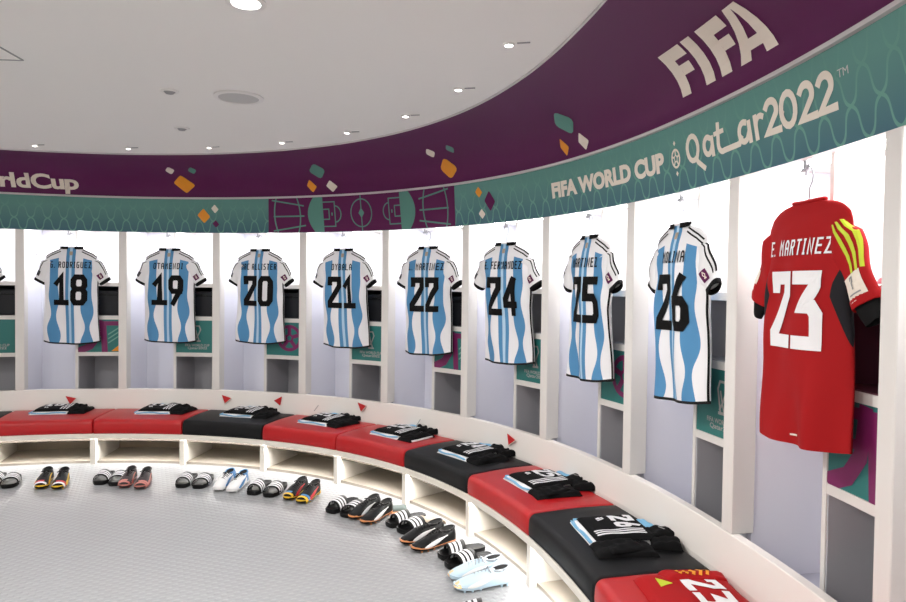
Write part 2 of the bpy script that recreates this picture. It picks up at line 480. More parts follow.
mb.build('pitch_drawing', M['teal'], teal_band)['label'] = 'teal pitch and net lines'

def diamond(f, parent, m, s, t, ds, dt, sk=0.0, e=.003, name='diamond'):
    mb = MB()                                                       # rhombus with softened corners
    c = [(-1, sk), (0, -1), (1, -sk), (0, 1)]
    q = []
    for k in range(4):
        a, b, d = c[k-1], c[k], c[(k+1) % 4]
        q += [(b[0]*.84+a[0]*.16, b[1]*.84+a[1]*.16), (b[0]*.94+.0, b[1]*.94), (b[0]*.84+d[0]*.16, b[1]*.84+d[1]*.16)]
    ctr = mb.vert(f(s, t, e)); ids = [mb.vert(f(s+x*ds, t+y*dt, e)) for x, y in q]
    for k in range(12): mb.face((ctr, ids[k], ids[(k+1) % 12]))
    mb.build(name, m, parent)
def slab(f, parent, m, q, e=.003):
    """printed quadrilateral with rounded corners, q = four (s, t) corners on the band"""
    mb = MB(); r = []
    for k in range(4):
        a, b, d = q[k-1], q[k], q[(k+1) % 4]
        for wa, wb, wd in ((.22, .78, 0), (.07, .86, .07), (0, .78, .22)): r.append((a[0]*wa+b[0]*wb+d[0]*wd, a[1]*wa+b[1]*wb+d[1]*wd))
    cs, ct = sum(p[0] for p in r)/12, sum(p[1] for p in r)/12
    ctr = mb.vert(f(cs, ct, e)); mid = [mb.vert(f((x+cs)/2, (y+ct)/2, e)) for x, y in r]; ids = [mb.vert(f(x, y, e)) for x, y in r]
    for k in range(12):
        j = (k+1) % 12; mb.face((ctr, mid[k], mid[j])); mb.face((mid[k], ids[k], ids[j], mid[j]))
    mb.build('diamond', m, parent)
PB, TB = purple_band, teal_band
for m_, q_ in ((M['teal'], [(3.409, .626), (3.475, .479), (3.352, .308), (3.265, .469)]), (M['cream'], [(4.907, .627), (4.950, .544), (4.865, .457), (4.825, .540)]),
               (M['teal'], [(5.174, .618), (5.209, .550), (5.144, .468), (5.100, .546)]), (M['orange'], [(4.977, .442), (5.054, .242), (4.925, .079), (4.835, .272)]),
               (M['cream'], [(1.680, .642), (1.728, .565), (1.658, .468), (1.614, .551)]), (M['teal'], [(1.930, .638), (1.975, .566), (1.912, .476), (1.866, .554)]),
               (M['teal'], [(6.620, .586), (6.693, .441), (6.553, .282), (6.468, .445)])):
    slab(on_cove, PB, m_, q_)
diamond(on_cove, PB, M['orange'], 1.75, .275, .118, .185, .12)
diamond(on_cove, PB, M['orange'], 3.209, .189, .058, .125, .1); diamond(on_cove, PB, M['cream'], 3.448, .169, .068, .115, .1)
diamond(on_cove, PB, M['orange'], 6.394, .175, .048, .12, .1); diamond(on_cove, PB, M['cream'], 6.626, .171, .058, .115, .1)
diamond(on_teal, TB, M['orange'], 1.919, .499, .072, .22, .1); diamond(on_teal, TB, M['cream'], 2.047, .704, .042, .13, .1); diamond(on_teal, TB, M['plum'], 2.048, .265, .038, .11, .1)
diamond(on_teal, TB, M['orange'], 5.247, .745, .045, .13, .1); diamond(on_teal, TB, M['plum'], 5.375, .51, .068, .24, .1); diamond(on_teal, TB, M['cream'], 5.265, .234, .042, .12, .1)

# ------------------------------------------------------------------ stroke font for shirts (unit box, y up)
OCT = [(.2, 0), (.8, 0), (1, .13), (1, .87), (.8, 1), (.2, 1), (0, .87), (0, .13), (.2, 0)]
GL = {
 '0': [OCT], '1': [[(.08, .76), (.52, 1), (.52, 0)], [(.05, 0), (1, 0)]],
 '2': [[(0, .86), (0, 1), (1, 1), (1, .74), (.0, .12), (0, 0), (1, 0)]],
 '3': [[(0, 1), (1, 1), (.95, .9), (.42, .56), (.8, .56), (1, .44), (1, .0), (0, 0)]],
 '4': [[(.78, 1), (0, .42), (0, .24), (1, .24)], [(.80, .98), (.80, 0)]],
 '5': [[(1, 1), (.05, 1), (0, .56), (.8, .56), (1, .44), (1, .12), (.8, 0), (0, 0)]],
 '6': [[(.72, 1), (.0, .5), (0, .12), (.2, 0), (.8, 0), (1, .12), (1, .42), (.8, .54), (.05, .54)]],
 '7': [[(0, 1), (1, 1), (.4, 0)]],
 '8': [[(.2, .53), (0, .66), (0, .88), (.2, 1), (.8, 1), (1, .88), (1, .66), (.8, .53), (.2, .53)], [(.2, .53), (0, .40), (0, .12), (.2, 0), (.8, 0), (1, .12), (1, .40), (.8, .53)]],
 '9': [[(.28, 0), (1, .5), (1, .88), (.8, 1), (.2, 1), (0, .88), (0, .58), (.2, .46), (.95, .46)]],
 'A': [[(0, 0), (0, .8), (.3, 1), (.7, 1), (1, .8), (1, 0)], [(0, .45), (1, .45)]],
 'B': [[(0, 0), (0, 1), (.8, 1), (1, .85), (1, .65), (.8, .52), (0, .52)], [(.8, .52), (1, .38), (1, .15), (.8, 0), (0, 0)]],
 'C': [[(1, 1), (.2, 1), (0, .85), (0, .15), (.2, 0), (1, 0)]], 'D': [[(0, 0), (0, 1), (.75, 1), (1, .8), (1, .2), (.75, 0), (0, 0)]],
 'E': [[(1, 1), (0, 1), (0, 0), (1, 0)], [(0, .52), (.85, .52)]], 'F': [[(1, 1), (0, 1), (0, 0)], [(0, .52), (.85, .52)]],
 'G': [[(1, 1), (.2, 1), (0, .85), (0, .15), (.2, 0), (1, 0), (1, .5), (.6, .5)]],
 'I': [[(.5, 0), (.5, 1)], [(.15, 0), (.85, 0)], [(.15, 1), (.85, 1)]], 'L': [[(0, 1), (0, 0), (1, 0)]],
 'M': [[(0, 0), (0, 1), (.5, .5), (1, 1), (1, 0)]], 'N': [[(0, 0), (0, 1), (1, 0), (1, 1)]],
 'O': [OCT], 'R': [[(0, 0), (0, 1), (.8, 1), (1, .85), (1, .62), (.8, .5), (0, .5)], [(.5, .5), (1, 0)]],
 'S': [[(1, 1), (.15, 1), (0, .88), (0, .6), (1, .42), (1, .12), (.85, 0), (0, 0)]],
 'T': [[(0, 1), (1, 1)], [(.5, 1), (.5, 0)]], 'U': [[(0, 1), (0, .15), (.2, 0), (.8, 0), (1, .15), (1, 1)]],
 'Y': [[(0, 1), (.5, .5), (1, 1)], [(.5, .5), (.5, 0)]], 'Z': [[(0, 1), (1, 1), (0, 0), (1, 0)]],
 '.': [[(.4, 0), (.6, 0)]], '?': [[(0, .8), (0, 1), (1, 1), (1, .6), (.5, .5), (.5, .25)], [(.5, 0), (.5, .04)]]}
def write(mb, text, f, x0, x1, y0, y1, th, gap=.35, step=.02):
    """stroke-font line of text between x0 and x1"""
    adv = []
    for ch in text: adv.append(.45 if ch in ' .' else (.6 if ch == 'I' else 1.0))
    tot = sum(adv) + gap*(len(text)-1); k = (x1-x0)/tot; x = x0
    for ch, a in zip(text, adv):
        w = a*k
        for pl in GL.get(ch, []):
            mb.stroke([(x+th/2+px*(w-th), y0+th/2+py*(y1-y0-th)) for px, py in pl], th, f, step=step)
        x += w + gap*k

# ------------------------------------------------------------------ lockers
LETTER = {-1: '17', 0: '18', 1: '19', 2: '20', 3: '21', 4: '22', 5: '24', 6: '25', 7: '26', 8: '23'}
def facef(i, n=-.102):
    """metres on the front of a printed box panel -> 3-D"""
    return lambda x, z: P(i+.55+x/W, n, z)
def locker(i):
    if i in LETTER:
        lab = 'white lit locker bay with the number %s jersey hanging in it' % LETTER[i]
        if i == -1: lab = 'white locker bay cut off at the left edge, left of the number 18 jersey'
        if i == 8: lab = 'white lit locker bay with the red goalkeeper jersey hanging in it'
    elif i < -1: lab = 'empty white locker bay past the left edge of the photo'
    else: lab = 'white locker bay at the right edge, beyond the red jersey'
    r = thing('locker', lab, 'locker', P(i+.5, -.26, .310), group='lockers along the curved wall')
    b = MB(); b.cbox(i, i+.085, -.09, -.001, .4915, 1.80); o = b.build('post', M['white'], r); bevel(o, .003, 1)
    if i == LAST:
        b = MB(); b.cbox(i+1, i+1.085, -.09, -.001, .4915, 1.80); b.build('post', M['white'], r)
    b = MB(); b.cbox(i+.022, i+.066, -.50, -.0905, .3255, 1.80); b.build('side_panel', M['panel'], r)
    b = MB(); b.cbox(i+.022, i+1.022, -.52, -.5005, .310, 1.80, 6); b.build('back_panel', M['panel'], r)
    b = MB(); b.cbox(i+.005, i+.995, -.50, -.036, .310, .325, 6); b.build('bottom_panel', M['floorp'], r)
    b = MB(); b.cbox(i+.005, i+.995, -.52, -.035, 1.8005, 1.82, 6); b.build('top_panel', M['white'], r)
    b = MB(); b.cbox(i+.525, i+.550, -.4995, -.100, .3255, 1.80); b.build('partition', M['white'], r)
    for z in (.75, 1.052, 1.327):
        b = MB(); b.cbox(i+.5505, i+1.021, -.4995, -.1005, z, z+.032, 3); b.build('shelf', M['white'], r)
    up = M['dgrey'] if i <= 4 else (M['maroon'] if i == 8 else M['lgrey'])  # red jersey's bay: its reflection is painted as maroon
    for z0, z1, m in ((.326, .7495, M['grey']), (1.0845, 1.3265, up)):
        b = MB()                                                    # lining of an open compartment
        b.cbox(i+.552, i+1.019, -.498, -.490, z0, z1, 3); b.cbox(i+.551, i+.558, -.490, -.104, z0, z1); b.cbox(i+1.013, i+1.0205, -.490, -.104, z0, z1); b.cbox(i+.558, i+1.013, -.490, -.104, z0, z0+.004, 3)
        b.build('compartment_lining', m, r)
    # printed front of the middle box
    kind = 1 if i in (-1, 1, 3, 5, 7) else (2 if i in (2, 6) else 0)
    b = MB(); b.cbox(i+.552, i+1.019, -.118, -.104, .7825, 1.0515, 3)
    d = b.build('box_front', M['bteal'], r); d['label'] = 'printed teal box front'
    f = facef(i)
    if kind == 1:
        b = MB()
        put_text(b, 'FIFA WORLD CUP', f, (.075, .275, .835, .855), bold=.02)
        put_text(b, 'Qatar2022', f, (.095, .255, .808, .832), bold=.02)
        cx, cz = .175, .955
        b.stroke([(cx-.02, cz-.075), (cx+.02, cz-.075)], .012, f); b.stroke([(cx-.012, cz-.068), (cx-.03, cz+.02), (cx-.018, cz+.05), (cx+.014, cz+.05), (cx+.026, cz+.02), (cx+.004, cz-.03), (cx-.016, cz-.06)], .010, f)
        b.stroke([(cx+.012, cz-.068), (cx-.004, cz-.02), (cx-.012, cz+.01)], .009, f)
        b.build('box_print', M['gtrim'], d)
    elif kind == 2:
        b = MB(); cx, cz = .20, .925
        b.stroke(circ((cx, cz), .095, .095, 26), .026, f, cap=False)
        for k in range(5):
            a = pi/2+2*pi*k/5; b.stroke([(cx+.035*cos(a), cz+.035*sin(a)), (cx+.09*cos(a), cz+.09*sin(a))], .03, f)
        b.stroke(circ((cx, cz), .032, .032, 5, 90, 450), .016, f)
        b.build('box_print', M['bpurple'], d)
    else:
        b = MB(); b.stroke([(.025, .80), (.09, .83), (.14, .90), (.155, 1.02)], .055, f); b.stroke([(.07, 1.02), (.33, 1.02)], .035, f); b.stroke([(.20, .80), (.19, .99)], .045, f)
        b.stroke([(.03, .93), (.15, .93)], .03, f)
        b.build('box_print', M['bpurple'], d)
        b = MB(); b.quad2([(.25, .79), (.345, .79), (.345, .86), (.345, .87)], f, 3); b.build('box_print', M['orange'], d)
        b = MB()
        for k in range(3): b.stroke([(.23, .86+.035*k), (.33, .93+.035*k)], .01, f)
        b.build('box_print', M['tealline'], d)
    # small wall hook on the left side panel and the rod the hanger hangs from
    b = MB(); q = P(i+.068, -.33, 1.585); t = T(i); t3 = Vector((t.x, t.y, 0))
    b.tube([q, q+t3*.03, q+t3*.045+Vector((0, 0, .02))], .006); b.tube([q+Vector((0, 0, -.02)), q+Vector((0, 0, .025))], .007); b.build('wall_hook', M['gtrim'], r)
    b = MB(); q = P(i+.49, -.035, 1.80)
    b.tube([q, q+Vector((0, 0, -.055))], .006); b.tube([q+Vector((0, 0, -.055))-t3*.012, q+Vector((0, 0, -.055))+t3*.012], .006)
    b.tube([q+Vector((0, 0, -.055))+t3*.012, q+Vector((0, 0, -.038))+t3*.016], .005)
    b.build('hanging_hook', M['wire'], r)
    b = MB(); b.cbox(i+.12, i+.98, -.20, -.14, 1.792, 1.8, 4); lb = b.build('light_bar', M['lamp'], r)
    q = P(i+.53, -.20, 1.788)
    light('bay_light', 'AREA', q, BAY_W, parent=r, shape='RECTANGLE', size=.58, size_y=.20, rz=ang(i+.53), color=(.97, .98, 1.0))
    return r
LAST = 9
for i in range(-3, LAST+1): locker(i)

# ------------------------------------------------------------------ bench
bench = thing('bench', 'long curved white bench base with open cubbies along the lockers', 'bench', P(4, .25, 0))
NB = 220; B0, B1 = -3.6, 10.6
b = MB(); b.cbox(B0, B1, .021, .492, .193, .231, NB); bevel(b.build('seat_board', M['benchw'], bench), .004, 1)
b = MB(); b.cbox(B0, B1, .021, .035, .0, .1925, NB); b.build('back_board', M['cubby'], bench)
b = MB(); b.cbox(B0, B1, .0355, .444, .0, .018, NB); b.build('base_board', M['cubbyf'], bench)
b = MB(); b.cbox(B0, B1, .450, .456, .173, .1925, NB); b.build('added_strip_light_shield', M['shield'], bench)  # added unseen shield, keeps the strip's light out of the cubbies
for k in range(-3, 11):
    b = MB(); b.cbox(k-.028, k+.028,   .0355, .4495, .0185, .1925); b.cbox(k-.028, k+.028, .4495, .484, .0, .1908); b.build('divider', M['benchw'], bench)
strip = MB(); strip.cbox(B0, B1, .4575, .4775, .1916, .1926, NB)
tag(strip.build('light_strip', M['led']), 'white light strip fixed under the front lip of the bench', 'light')

def cushion(i, m, label, group):
    r = .035; s0, s1, n0, n1, z0, z1 = i+.003, i+.997, .024, .490, .2315, .338
    r0 = thing('seat_cushion', label, 'cushion', P(i+.5, .25, z0), group=group)
    prof = []                                                       # rounded cross-section (n, z) from back bottom to front bottom
    prof += [(n0, z0), (n0, z0+.05)]
    for k in range(6): a = pi-k*pi/10; prof.append((n0+r*.7+r*.7*cos(a), z1-r*.7+r*.7*sin(a)))
    for k in range(1, 8): prof.append((n0+.03+(n1-n0-.07)*k/8, z1+.006*sin(pi*k/8)))
    for k in range(7): a = pi/2-k*pi/12; prof.append((n1-r+r*cos(a), z1-r+r*sin(a)))
    prof += [(n1+.002, z0+.04), (n1, z0+.012), (n1-.006, z0)]
    ss, ins = [], []
    for k in range(5): a = k*pi/8; ss.append(s0+.020/W*(1-sin(a))*1.0 if False else s0+.018*(1-cos(a))); ins.append(.018*(1-sin(a)))
    n = 10
    for k in range(1, n): ss.append(s0+.018+(s1-s0-.036)*k/n); ins.append(0)
    for k in range(5): a = pi/2-k*pi/8; ss.append(s1-.018*(1-cos(a))); ins.append(.018*(1-sin(a)))
    cn, cz = (n0+n1)/2, z0
    b = MB(); rows = []
    for s, d in zip(ss, ins):
        kx = 1-d/((n1-n0)/2); kz = 1-d/(z1-z0)
        rows.append([P(s, cn+(q[0]-cn)*kx, z0+(q[1]-z0)*kz) for q in prof])
    ids = b.grid(rows); b.face(ids[0]); b.face(ids[-1][::-1])
    o = b.build('cover', m, r0, smooth=True, auto=60)
    b = MB(); zz = z0+.012
    b.tube([P(s0+.02+(s1-s0-.04)*k/12, n1+.0005, z0+.010) for k in range(13)], .0025, 5); b.build('front_seam', m, r0)
    return r0
SEAT = {-3: 1, -2: 1, -1: 0, 0: 1, 1: 1, 2: 0, 3: 1, 4: 1, 5: 0, 6: 1, 7: 0, 8: 1, 9: 1}
for i, red in SEAT.items():
    who = LETTER.get(i)
    col = 'red' if red else 'black'
    lab = '%s vinyl bench cushion under the number %s folded kit' % (col, who)
    if i == -1: lab = 'black vinyl bench cushion cut off at the left edge'
    if i < -1: lab = 'red vinyl bench cushion past the left edge of the photo'
    if i == 9: lab = 'red vinyl bench cushion past the folded red jersey'
    if i == 8: lab = 'red vinyl bench cushion under the folded red number 23 jersey'
    cushion(i, M['redseat'] if red else M['blackseat'], lab, 'bench cushions')

# ------------------------------------------------------------------ hanging jerseys
def interp(tab, x):
    for (a, b), (c, d) in zip(tab[:-1], tab[1:]):
        if x <= c: return b+(d-b)*max(0, min(1, (x-a)/(c-a)))
    return tab[-1][1]
HW = [(0, .218), (.10, .214), (.25, .205), (.42, .202), (.52, .204), (.62, .208), (.675, .204), (.70, .192), (.722, .160), (.742, .118), (.757, .084), (.764, .078)]
TH = [(0, .040), (.2, .044), (.45, .050), (.6, .046), (.68, .034), (.73, .020), (.764, .016)]
def jersey(i, num, name, label, red=False, yaw=0.0, seed=0, plain=False, dx=0.0, tilt=0.0, roll=0.0, sx=1.0, sz=1.0, up=0.0):
    R = random.Random(seed); ph = [R.uniform(0, 6.28) for _ in range(8)]
    s = i+.49+dx/W
    root = thing('jersey', label, 'jersey', P(s, -.035, .876), group='jerseys hanging in the lockers')
    rot = ang(s)+yaw; L = Matrix.Rotation(rot, 3, 'Z'); root.rotation_euler = (0, 0, rot); root.location.z = 1.640-.764*sz; root.scale = (sx, sx, sz)
    def fold(x, z):
        low = max(0.0, min(1.0, (.72-z)/.35))
        f = .011*sin(26*x+ph[0]+3*z)*low + .009*sin(38*x+ph[1]-5*z)*low*max(0, (.45-z)/.45) + .004*sin(15*z+ph[2]+14*x)*low
        f += .006*sin(60*(x*.7+z*.5*(1 if x > 0 else -1))+ph[3])*max(0, 1-abs(z-.52)/.2)*min(1, abs(x)/.15)
        return f
    HWj = [(a+up*max(0, min(1, (a-.60)/.10))*(1 if a < .735 else (.764-a)/.029), b) for a, b in HW]
    sway = lambda x, z: x + .008*sin(5*z+ph[4])*(.76-z) + tilt*(.76-z)
    def back(x, z, e=0.0):
        h = interp(HWj, z); xi = min(1.0, abs(x)/h); t = interp(TH, z)
        y = -t*(1-xi**3)**.6 + fold(x, z)
        zz = z + (.004*sin(9*x+ph[5]) + roll*x - .016*(1-min(1, abs(x)/.215)**2.5) + .008*(1-sin(0)))*max(0, 1-z/.45)
        return Vector((sway(x, z), y-e, zz))
    def front(x, z):
        h = interp(HWj, z); xi = min(1.0, abs(x)/h); t = interp(TH, z)
        p = back(x, z); return Vector((p.x, t*(1-xi**3)**.6*.85 + fold(x, z)*.8, p.z))
    zs = [0, .012, .024]+[.024+(.66-.024)*k/30 for k in range(1, 31)]+[.66+(.764-.66)*k/12 for k in range(1, 13)]
    nx = 44
    b = MB(); rows, uvs = [], []
    for z in zs:
        h = interp(HWj, z); row, uv = [], []
        for k in range(nx+1):
            x = h*sin(-pi/2+pi*k/nx); row.append(back(x, z)); uv.append((x, z))
        for k in range(1, nx):
            x = h*sin(pi/2-pi*k/nx); row.append(front(x, z)); uv.append((x, z))
        rows.append(row); uvs.append(uv)
    b.grid(rows, close_u=True, uvs=uvs)
    body = b.build('body', M['redjersey'] if red else M['jersey'], root, smooth=True, local=True)
    # collar ring
    b = MB(); top = rows[-1]; n = len(top)
    pts = [top[k]+Vector((0, 0, .0)) for k in range(0, n, 2)]; pts.append(pts[0])
    b.tube([p+Vector((0, 0, .001+.004*(abs(p.x)/.08)**2)) for p in pts], .0065, 6); b.build('collar', M['redc'] if red else M['clothw'], root, smooth=True, local=True)
    # sleeves
    sleeves = {}
    for sg in (-1, 1):
        ex, ez = (.243, .483) if sg < 0 else (.258, .488)
        if red: ex, ez = ex+.012, ez-.035
        A = Vector((.152, 0, .640+up*.9)); B = Vector((ex, 0, ez)); d = (B-A).normalized(); pn = Vector((d.z, 0, -d.x))*-1   # in-plane, towards the outside/top
        def sl(t, a, A=A, B=B, pn=pn, sg=sg, e=0.0):
            hw = .062+(.078-.062)*min(1, t*1.4) if t < .6 else .078
            hw = .072-.027*max(0, t)**1.3; hw *= min(1, .60+3.0*max(0, t))
            th = .028-.006*t + e
            c = A.lerp(B, t); w = cos(a); y = sin(a)
            yy = math.copysign(abs(y)**.8, y)*th
            p = c + pn*(w*(hw+e)) + Vector((0, yy + .006*sin(9*t+ph[6]+2*w+sg), 0)); p.x *= sg; return p
        b = MB(); rows2 = []; nt_ = 14
        for k in range(nt_+1): rows2.append([sl(k/nt_, 2*pi*j/24) for j in range(24)])
        b.grid(rows2, close_u=True, uvs=[[(.0 if red else .06, .7)]*24]*(nt_+1))
        slv = b.build('sleeve', M['redc'] if red else M['clothw'], root, smooth=True, local=True)
        b = MB(); rows2 = [[sl(t, 2*pi*j/24, e=e) for j in range(24)] for t, e in ((.90, .0015), (.92, .0025), (1.0, .0025), (1.015, .001), (1.0, -.004), (.9, -.006))]
        b.grid(rows2, close_u=True)
        c = b.build('cuff', M['redc'] if red else M['ink'], slv, smooth=True, local=True)
        if not red: c['label'] = 'black sleeve cuff'
        def sf(t, w, e=.0015, sl=sl): # point on the back of the sleeve: t along, w across (-1..1)
            return sl(t, -math.acos(max(-.99, min(.99, w))), e=e)
        if red:
            b = MB(); rows2 = [[sl(t, 2*pi*j/24, e=-.006) for j in range(24)] for t in (.85, 1.0, 1.12, 1.24)]
            b.grid(rows2, close_u=True); o = b.build('undersleeve', M['ink'], slv, smooth=True, local=True); o['label'] = 'black inner sleeve'
        if sg > 0 or not red:
            b = MB()
            if red:
                for w in (.93, .62, .28): b.stroke([(.02, w), (.54, w-.05)], .17, lambda t, w_, sf=sf: sf(t, w_, .002), step=.12)
                o = b.build('stripes', M['neon'], slv, local=True); o['label'] = 'neon yellow shoulder stripes'
            else:
                for w in (.97, .74): b.stroke([(-.0, w), (.70, w)], .10, lambda t, w_, sf=sf: sf(max(0, t), w_, .002), step=.1)
                b.build('stripes', M['ink'], slv, local=True)
        if not plain:
            b = MB()
            if sg > 0:
                b.quad2([(.56, -.42), (.80, -.42), (.80, .30), (.56, .30)] if not red else [(.62, -.55), (.95, -.55), (.95, .72), (.62, .72)], lambda t, w, sf=sf: sf(t, w, .0022), 5)
            else:
                b.quad2([(.56, .5), (.78, .5), (.78, .93), (.56, .93)], lambda t, w, sf=sf: sf(t, w, .0022), 5)
            pt = b.build('sleeve_patch', M['cream'] if red else (M['plum'] if sg > 0 else M['dgrey']), slv, local=True)
            if sg > 0:
                b = MB()
                if red:
                    f2 = lambda x, y, sf=sf: sf(.94-y*.30, -.50+x*1.15, .0036)
                    write(b, '?', f2, .40, .62, .40, .95, .08, step=.1); b.stroke([(.2, .22), (.8, .22)], .06, f2, step=.1)
                    b.build('patch_print', M['grille'], pt, local=True)
                else:
                    f2 = lambda x, y, sf=sf: sf(.79-y*.22, -.40+x*.68, .0036)
                    b.stroke([(.45, .25), (.65, .25)], .14, f2, step=.1); b.stroke([(.55, .25), (.4, .6), (.55, .85), (.72, .6), (.55, .3)], .1, f2, step=.1)
                    b.build('patch_print', M['cream'], pt, local=True)
    if not red:
        # black shoulder stripes running from the collar, side seam and hem tape
        for sg in (-1, 1):
            for o_ in (0.0, .016):
                b = MB(); pts = [(.088, .744), (.118, .730), (.160, .711), (.190, .690)]
                b.stroke([(sg*(x-o_*.35), z-o_) for x, z in pts], .007, lambda x, z: back(x, z, .003), step=.01)
                b.build('shoulder_stripe', M['ink'], root, local=True)
        b = MB()
        for sg in (1,):
            for k in range(40):
                z0_, z1_ = .01+.54*k/40, .01+.54*(k+1)/40
                q = []
                for z, o_ in ((z0_, .006), (z0_, .0005), (z1_, .0005), (z1_, .006)):
                    h = interp(HWj, z); q.append(b.vert(back(sg*(h-o_), z, .002)+Vector((sg*.001, 0, 0))))
                b.face(q)
        b.build('side_tape', M['ink'], root, local=True)
        b = MB(); b.quad2([(-.012, .700), (.012, .700), (.012, .730), (-.012, .730)], lambda x, z: back(x, z, .003), 3)
        b.build('neck_badge', M['tan'], root, local=True)
        b = MB()
        for sg in (-1, 1):
            b.stroke([(sg*.034, .758), (sg*.060, .758), (sg*.078, .760)], .022, lambda x, z: back(x, z, .0075), step=.01)
        b.build('collar_tape', M['ink'], root, local=True)
    else:
        b = MB(); write(b, 'I', lambda x, z: back(x, z, .003), -.012, .012, .03, .034, .002); b.stroke([(-.02, .03), (.02, .033)], .006, lambda x, z: back(x, z, .003)); b.build('hem_logo', M['cream'], root, local=True)
    if num:
        ink = M['clothw'] if red else M['ink']
        f = lambda x, z: back(x, z, .0035)
        b = MB(); write(b, num, f, -.128, .128, .305, .548, .042, gap=.10, step=.012); b.build('number', ink, root, local=True)
        wd = min(.155, .0135*len(name)+.012)
        b = MB(); write(b, name, f, -wd, wd, .598, .648, .0068, gap=.40, step=.012); b.build('name_print', ink, root, local=True)
    # hanger: its hook goes over the bracket of the bay
    hg = thing('hanger', ('clear wire hanger holding the number %s jersey' % num) if num else 'clear wire hanger at the left edge holding the cut-off jersey', 'hanger', P(s, -.035, 1.655), rot, group='hangers')
    b = MB(); pts = [(0, 0, -.005), (0, 0, .03), (.012, 0, .048), (.017, 0, .066), (.010, 0, .088), (-.004, 0, .098), (-.018, 0, .088), (-.020, 0, .072)]
    b.tube(pts, .0028, 6); b.build('hook', M['wire'], hg, smooth=True, local=True)
    b = MB(); b.tube([(-.135, 0, -.062), (-.07, 0, -.030), (0, 0, -.004), (.07, 0, -.030), (.135, 0, -.062)], .004, 6); b.build('shoulder_bar', M['wire'], hg, smooth=True, local=True)
    return root
JR = [(0, '18', 'G. RODRIGUEZ', dict(yaw=.02, dx=.026, sx=.97, sz=1.015)), (1, '19', 'OTAMENDI', dict(dx=.025)), (2, '20', 'MAC ALLISTER', dict(yaw=-.02, dx=.027, sz=.985)),
      (3, '21', 'DYBALA', dict(yaw=.05, dx=.013, tilt=.042, sx=.97, sz=.985)), (4, '22', 'L. MARTINEZ', dict(yaw=.06, dx=.040, tilt=.010, sz=.99, roll=.05)),
      (5, '24', 'E. FERNANDEZ', dict(yaw=.09, dx=.0125, tilt=.043, sx=1.02, sz=.98, roll=.06)), (6, '25', 'MARTINEZ', dict(yaw=-.06, dx=.029, tilt=.026, sx=.97, sz=.985, roll=.07, up=.012)),
      (7, '26', 'MOLINA', dict(yaw=-.04, dx=.016, tilt=.036, sx=.97, sz=.965, roll=.09, up=.014))]
jersey(-1, None, '', 'white jersey at the left edge of the photo, only a sleeve cuff showing', seed=5, plain=True, dx=.02)
for i, nu, na, kw in JR:
    jersey(i, nu, na, 'sky-blue and white striped jersey with black number %s on its back' % nu, seed=11+i*7, **kw)
jersey(8, '23', 'E. MARTINEZ', 'red goalkeeper jersey with white number 23 hanging nearest the camera', red=True, yaw=0.0, seed=99, dx=.025, sx=.96, sz=.97, roll=.06, up=.023)

# ------------------------------------------------------------------ things in the compartments
for i in range(-1, 5):
    c = thing('storage_case', ('black storage case in the upper cubby of the number %s locker' % LETTER[i]) if i >= 0 else 'black storage case in the locker cut off at the left edge', 'case', P(i+.79, -.24, 1.0845), ang(i+.79), group='black cases in the locker cubbies')
    b = MB(); b.box((0, 0, .104), (.30, .20, .206)); bevel(b.build('case_body', M['dark'], c, local=True), .008)
    b = MB(); b.box((0, -.1035, .17), (.30, .006, .01)); b.build('case_seam', M['blackp'], c, local=True)
    b = MB(); b.box((0, -.106, .175), (.05, .012, .02)); b.build('latch', M['blackp'], c, local=True)
c = thing('rolled_strap', 'dark blue rolled strap in the upper cubby of the number 24 locker', 'strap', P(5.84, -.16, 1.0845), ang(5.84))
b = MB(); b.tube([(0.03*cos(a), 0.0, .034+.03*sin(a)) for a in [k*pi/8 for k in range(17)]], .010, 8); b.build('strap_roll', M['navy'], c, smooth=True, local=True)
c = thing('towel', 'pinkish red folded towel on the shelf beside the red jersey', 'towel', P(8.86, -.17, 1.3595), ang(8.86))

# ------------------------------------------------------------------ folded cloth
def cloth_slab(b, w, d, h, z0, cx=0, cy=0, seed=0, rz=0.0, mi=0, nx=14, ny=14, wob=.006):
    R = random.Random(seed); p = [R.uniform(0, 6.28) for _ in range(6)]
    def pt(u, v, top):
        x, y = u*w/2, v*d/2
        x *= 1+wob*8*sin(3*v+p[0])*.15; y *= 1+wob*8*sin(3.5*u+p[1])*.15
        e = (1-abs(u)**6)*(1-abs(v)**6)
        z = z0 + (h*(e**.35)*.94 + h*.06 + wob*e*(sin(5*u+p[2]+2*v)+.7*sin(7*v+p[3]-3*u))*.5 if top else 0)
        c_, s_ = cos(rz), sin(rz)
        return Vector((cx+x*c_-y*s_, cy+x*s_+y*c_, z))
    us = [math.copysign(abs(t)**.6, t) for t in [-1+2*k/nx for k in range(nx+1)]]; vs_ = [math.copysign(abs(t)**.6, t) for t in [-1+2*k/ny for k in range(ny+1)]]
    b.grid([[pt(u, v, True) for u in us] for v in vs_], mi=mi); b.grid([[pt(u, v, False) for u in us] for v in vs_], mi=mi)
    def top_at(x, y, e=.0022):
        x, y = x-cx, y-cy
        q = pt(max(-.97, min(.97, 2*x/w)), max(-.97, min(.97, 2*y/d)), True)
        return Vector((x+cx, y+cy, q.z+e))
    # rim
    rim = [(u, -1) for u in us]+[(1, v) for v in vs_]+[(u, 1) for u in us[::-1]]+[(-1, v) for v in vs_[::-1]]
    b.grid([[pt(u, v, True) for u, v in rim], [pt(u, v, False) for u, v in rim]], close_u=True, mi=mi)
    return top_at
b = MB(); cloth_slab(b, .16, .12, .035, 0, seed=3); b.build('towel_fold', M['pink'], c, smooth=True, local=True)
b = MB(); cloth_slab(b, .15, .11, .025, .034, seed=4); b.build('towel_fold', M['pink'], c, smooth=True, local=True)
c = thing('red_bottle', 'red and white round bottle in the cubby beside the red jersey', 'bottle', P(8.90, -.15, 1.0845))
